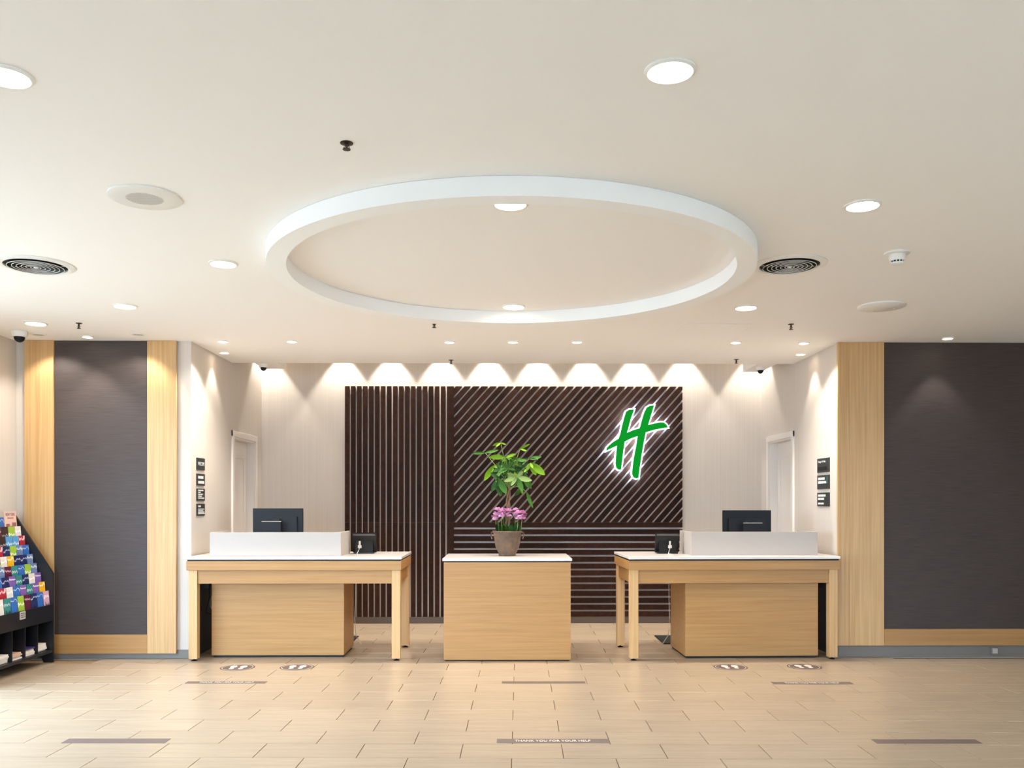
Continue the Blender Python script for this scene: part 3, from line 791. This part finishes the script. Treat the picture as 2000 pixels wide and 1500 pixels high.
clusters = [((870, 720), [(985, 620), (1140, 770), (975, 955), (715, 655), (655, 785), (780, 862)], 3, -.12, 1.0),
            ((560, 750), [(435, 965), (600, 1045), (690, 1000), (430, 640), (575, 640)], 0, -.03, 1.1),
            ((690, 375), [(390, 382), (850, 320), (600, 345), (620, 470), (790, 400)], 2, -.05, .8),
            ((1110, 480), [(1215, 690), (1030, 600), (1355, 680), (1150, 560)], 2, -.02, 1.1),
            ((600, 128), [(458, 188), (690, 158), (520, 190)], 2, .02, .8),
            ((935, 235), [(1052, 268), (1100, 158)], 2, .05, .6),
            ((330, 302), [(110, 312), (565, 245)], 1, .06, .6),
            ((1080, 400), [(1292, 365), (930, 450), (1240, 436)], 1, .02, .8),
            ((1045, 970), [(1162, 1248)], 1, -.04, .6),
            ((950, 925), [(835, 1040), (975, 1010)], 1, .03, 1.2),
            ((490, 520), [(375, 655), (430, 640), (320, 780), (560, 600)], 2, .03, .9),
            ((730, 560), [(600, 480), (850, 600), (700, 720), (590, 640), (800, 460)], 1, -.06, 1.1),
            ((900, 530), [(1010, 520), (830, 450), (860, 660), (1000, 640), (960, 420)], 0, -.02, 1.1),
            ((640, 640), [(520, 720), (700, 780), (560, 560), (740, 640), (590, 760)], 0, .02, 1.1),
            ((820, 460), [(700, 500), (930, 400), (880, 560), (760, 380)], 1, .05, 1.1),
            ((1000, 640), [(1060, 740), (1070, 900), (1140, 920), (1060, 560)], 1, .0, .9),
            ((700, 470), [(560, 460), (640, 400), (760, 560), (520, 560)], 0, .07, 1.1),
            ((950, 760), [(1010, 960), (1060, 860), (900, 880)], 0, .06, 1.0),
            ((780, 620), [(660, 700), (900, 700), (760, 800), (700, 540), (880, 540)], 0, .0, 1.1),
            ((600, 560), [(470, 620), (560, 700), (700, 600), (520, 480), (640, 470)], 1, -.02, 1.1),
            ((880, 430), [(820, 360), (1000, 470), (1050, 420), (820, 520), (950, 380)], 1, -.05, 1.0),
            ((980, 560), [(1050, 480), (1060, 650), (920, 640), (880, 500)], 0, .04, 1.1),
            ((820, 560), [(740, 640), (930, 620), (800, 700), (720, 500), (900, 480)], 0, -.04, 1.2),
            ((560, 640), [(440, 700), (520, 800), (660, 740), (480, 560)], 0, .0, 1.2),
            ((760, 430), [(640, 520), (860, 380), (700, 360), (840, 520)], 1, .02, 1.1),
            ((1000, 470), [(1100, 560), (960, 570), (930, 390), (1080, 470)], 1, .05, 1.1),
            ((860, 800), [(780, 900), (940, 860), (700, 850)], 0, .04, 1.2),
            ((700, 720), [(600, 860), (680, 900), (580, 700), (760, 860)], 0, .05, 1.1)]
top = Vector((.012, 0, .66))
for hub, tips, kind, dv, wide in clusters:
    h = pix_local(hub[0], hub[1], dv)
    mid = (top + h) / 2 + Vector((0, 0, .035))
    B().tube([top, mid, h], .0035, 6, .002).obj('leaf_stalk', M_STEM, plant, True)
    for i, t in enumerate(tips):
        tp = pix_local(t[0], t[1], dv + rl.uniform(-.05, .03))
        k = kind if rl.random() < .75 else rl.choice((0, 1, 2))
        leaf(h, tp, k, wide * 1.08, rl.uniform(-.5, .5))
# pink flower heads on their stalks, low foliage
def flower_head(c, r):
    b = B()
    for i in range(60):
        a = rl.uniform(0, 6.283); el = rl.uniform(-.9, 1.5)
        d = Vector((math.cos(a) * math.cos(el), math.sin(a) * math.cos(el), math.sin(el)))
        t = d.cross(Vector((0, 0, 1))); t = t.normalized() if t.length > .01 else Vector((1, 0, 0))
        u = d.cross(t)
        p = d * r * .45; q = d * r; wv = r * .42
        vs = [b.bm.verts.new(p), b.bm.verts.new(p * .4 + q * .6 + t * wv + u * wv * .3), b.bm.verts.new(q * 1.05 + u * wv * .4), b.bm.verts.new(p * .4 + q * .6 - t * wv + u * wv * .3)]
        b.bm.faces.new(vs)
    o = b.obj('flower_head', M_PETAL[0] if rl.random() < .6 else M_PETAL[1], plant)
    o.location = c
for zx, zy, dv, r in [(a, b_, c_, d_ * 1.4) for a, b_, c_, d_ in ((545, 1320, -.06, .034), (505, 1400, -.07, .030), (610, 1345, -.09, .032), (690, 1330, -.02, .030), (745, 1335, -.06, .032), (855, 1320, -.05, .030), (905, 1375, -.09, .036), (975, 1375, -.04, .036), (640, 1310, .03, .028))]:
    c = pix_local(zx, zy, dv)
    flower_head(c, r)
    B().tube([(c.x * .75, c.y * .7, .222), (c.x * .9, c.y * .9, .26), c], .003, 6).obj('flower_stalk', M_STEM, plant, True)
for k in range(90):
    a = rl.uniform(0, 6.283); r = rl.uniform(.03, .115)
    base = Vector((r * math.cos(a), r * math.sin(a), .222))
    tip = base + Vector((math.cos(a) * rl.uniform(.0, .045), math.sin(a) * rl.uniform(.0, .045), rl.uniform(.03, .10)))
    leaf(base, tip, rl.choice((0, 0, 1)), 1.3, rl.uniform(-.9, .9))

# ------------------------------------------------------------------ brochure rack along the left wall
RV0, RV1 = 6.95, 8.25
rack = tag(empty('brochure_rack', (UWL + .01, RV0, 0)), 'black tiered brochure rack standing along the pale left wall', 'display rack')
def ru(u): return u - (UWL + .01)
FU = -4.142
side = [(ru(-4.575), .0005), (ru(-4.52), .0005), (ru(-4.50), .045), (ru(-4.25), .045), (ru(-4.23), .0005), (ru(FU), .0005), (ru(FU), .825), (ru(-4.49), 1.362), (ru(-4.515), 1.368), (ru(-4.575), 1.36)]
LR = RV1 - RV0
B().prism(side, 0, .02, 'y').obj('end_panel', M_RACK, rack)
B().prism(side, LR - .02, LR, 'y').obj('end_panel', M_RACK, rack)
B().box(ru(-4.577), ru(-4.565), .0205, LR - .0205, .09, 1.15).obj('back_panel', M_RACK, rack)
B().box(ru(FU) - .014, ru(FU) - .001, .0205, LR - .0205, .39, .54, .002).obj('front_panel', M_RACK, rack)
B().box(ru(-4.56), ru(FU) - .004, .0205, LR - .0205, .094, .118, .002).obj('bottom_shelf', M_RACK, rack)
B().box(ru(-4.56), ru(FU) - .016, .0205, LR - .0205, .386, .398).obj('cubby_top', M_RACK, rack)
ND = 6; cw = (LR - .04) / ND
for i in range(1, ND):
    B().box(ru(-4.56), ru(FU) - .03, .02 + i * cw - .005, .02 + i * cw + .005, .1185, .3855).obj('divider', M_RACK, rack)
lp = at_u(44, 1198, FU)
lb = B().box(ru(FU) - .0005, ru(FU) + .0025, lp.y - RV0 - .045, lp.y - RV0 + .045, .468, .536, .001).obj('label_plate', M_GREYPL, rack)
for i in range(3):
    B().box(ru(FU) + .0026, ru(FU) + .003, lp.y - RV0 - .033, lp.y - RV0 + .033, .484 + i * .016, .490 + i * .016).obj('print_line', M_SIGN, lb)
def tier(k): return -4.474 + .0367 * k, 1.349 - .085 * k        # top edge of the leaflets of a tier
for k in range(9):
    u, zt = tier(k); zb = zt - .212
    tb = B().box(ru(u) - .010, ru(u) + .0235, .0205, LR - .0205, zb - .008, zb - .001).obj('tier_shelf', M_RACK, rack)
    if k < 8: B().box(ru(u) + .0205, ru(u) + .0235, .0205, LR - .0205, zb - .0005, zb + .035).obj('tier_lip', M_RACK, tb)
PALETTE = {'navy': (34, 44, 92), 'blue': (52, 104, 178), 'light blue': (84, 150, 204), 'red': (176, 40, 56), 'maroon': (92, 28, 54), 'white': (226, 218, 210), 'yellow': (236, 178, 28),
           'lime green': (150, 186, 58), 'teal': (52, 130, 128), 'purple': (126, 92, 164), 'pink': (214, 166, 186), 'dark brown': (58, 38, 36), 'grey blue': (110, 128, 168)}
def cover_mat(name, rgb):
    m = mat('leaflet ' + name, rgb, .35)
    nt = m.node_tree; N = nt.nodes; L = nt.links
    pr = random.Random(name)
    tc = N.new('ShaderNodeTexCoord'); sep = N.new('ShaderNodeSeparateXYZ'); L.new(tc.outputs['Generated'], sep.inputs[0])
    no = N.new('ShaderNodeTexNoise'); no.inputs['Scale'].default_value = pr.uniform(1.5, 5); L.new(tc.outputs['Generated'], no.inputs['Vector'])
    cr = N.new('ShaderNodeValToRGB'); cr.color_ramp.interpolation = 'CONSTANT'
    base = lin(rgb); dk = lin(tuple(int(c * .55) for c in rgb)); lt = lin(tuple(int(c + (255 - c) * .7) for c in rgb))
    pr = random.Random(name); b0 = pr.uniform(.18, .45); b1 = pr.uniform(.6, .85)
    els = [(0.0, dk), (b0, base), (b1, lt), (b1 + pr.uniform(.03, .09), base)]
    cr.color_ramp.elements[0].position = 0; cr.color_ramp.elements[0].color = dk
    cr.color_ramp.elements[1].position = b0; cr.color_ramp.elements[1].color = base
    for p_, c_ in els[2:]:
        el = cr.color_ramp.elements.new(p_); el.color = c_
    ad = N.new('ShaderNodeMath'); ad.operation = 'ADD'
    mu = N.new('ShaderNodeMath'); mu.operation = 'MULTIPLY_ADD'; mu.inputs[1].default_value = .5; mu.inputs[2].default_value = -.25
    L.new(no.outputs[0], mu.inputs[0]); L.new(sep.outputs[2], ad.inputs[0]); L.new(mu.outputs[0], ad.inputs[1])
    L.new(ad.outputs[0], cr.inputs[0]); L.new(cr.outputs[0], N['Principled BSDF'].inputs['Base Color'])
    return m
BRO = {}
for n_, c_ in PALETTE.items():
    BRO[n_] = B().box(-.0018, .0018, -.049, .049, 0, .21).mesh('leaflet', cover_mat(n_, c_))
ORD = ['top', 'second', 'third', 'fourth', 'fifth', 'sixth', 'seventh', 'eighth', 'lowest']
ROWS = [['', '', 'blue', 'teal', 'white', 'red', 'navy', 'white', 'teal', 'purple', 'blue'],
        ['white', 'lime green', 'dark brown', 'maroon', 'navy', 'white', 'blue', 'red', 'teal', 'white', 'navy'],
        ['red', 'light blue', 'light blue', 'dark brown', 'red', 'red', 'white', 'navy', 'blue', 'teal', 'red'],
        ['blue', 'grey blue', 'lime green', 'navy', 'red', 'white', 'yellow', 'blue', 'navy', 'red', 'teal'],
        ['grey blue', 'navy', 'navy', 'yellow', 'white', 'lime green', 'purple', 'blue', 'white', 'navy', 'red'],
        ['grey blue', 'lime green', 'blue', 'teal', 'maroon', 'grey blue', 'white', 'navy', 'teal', 'blue', 'pink'],
        ['purple', 'white', 'navy', 'teal', 'purple', 'navy', 'blue', 'white', 'maroon', 'lime green', 'blue'],
        ['yellow', 'purple', 'teal', 'purple', 'blue', 'white', 'red', 'navy', 'blue', 'white', 'teal'],
        ['pink', 'blue', 'navy', 'maroon', 'lime green', 'blue', 'teal', 'white', 'navy', 'purple', 'red']]
TILT = math.radians(-5)
for k, row in enumerate(ROWS):
    u, zt = tier(k); zb = zt - .212
    for j, cname in enumerate(row):
        if not cname: continue
        v = RV1 - .02 - .058 - j * .107
        o = inst('brochure', BRO[cname], None, (u + .018, v, zb + .0005), (0, TILT, 0))
        lab = f'{cname} brochure standing in the {ORD[k]} tier of the black rack'
        if row.count(cname) > 1:
            nb = [row[q] if 0 <= q < len(row) and row[q] else 'end panel' for q in (j + 1, j - 1)]
            nb = ['the magazine' if (k == 0 and j == 2 and n_ == 'end panel') else ('the end panel' if n_ == 'end panel' else n_ + ' one') for n_ in nb]
            lab = f'{cname} brochure between {nb[0]} and {nb[1]}, {ORD[k]} tier of the rack'
        tag(o, lab, 'brochure', 'brochures in the rack')
u, zt = tier(0); zb = zt - .212
e = tag(empty('magazine', (u + .016, RV1 - .02 - .11, zb + .0005)), 'pale pink magazine with a dark title in the top tier of the black rack', 'magazine')
e.rotation_euler = (0, TILT, 0)
mg = B().box(-.003, .003, -.098, .098, 0, .262).obj('cover', mat('magazine pink', (226, 190, 178), .4), e)
tm = text_mesh('title', 'NEW YORK', .04, mat('magazine ink', (92, 50, 66), .5), fit=.15)
inst('title', tm, e, (.0036, 0, .232), (0, 0, math.radians(90)))
g = B()
for y0, y1, z0, z1 in ((-.05, .05, .196, .206), (.02, .085, .10, .16), (-.08, -.02, .11, .15), (-.01, .02, .05, .13)):
    g.box(.0031, .0036, y0, y1, z0, z1)
g.obj('cover_print', mat('magazine print', (150, 98, 96), .5), e)
# magazine stacks in the cubbies below
mag_cols = [(M_PAPER, 'white'), (mat('magazine peach', (214, 176, 156), .5), 'peach'), (mat('magazine indigo', (52, 52, 110), .4), 'indigo')]
where = ['the rack cubby next to the oak framed panel', 'the second rack cubby from the oak framed panel', 'the third rack cubby from the oak framed panel', 'the fourth rack cubby from the oak framed panel']
for i in range(4):
    n = (5, 5, 4, 5)[i]
    for q in range(n):
        idx = 2 if (i == 1 and q == n - 1) else (1 if i == 2 and q > 1 else 0)
        m_, cn = mag_cols[idx]
        v = RV0 + LR - .02 - (i + .5) * cw
        o = B().box(-.13, .13, -cw * .40, cw * .40, 0, .0135, .001).obj('magazine', m_)
        o.location = (FU - .185 + rl.uniform(-.012, .012), v + rl.uniform(-.004, .004), .1186 + q * .0138)
        tag(o, f'{cn} magazine, ' + ['topmost', 'second from top', 'third from top', 'fourth from top', 'bottom'][min(n - 1 - q, 4) if q else 4] + f', in {where[i]}', 'magazine', 'magazines stacked in the rack cubbies')
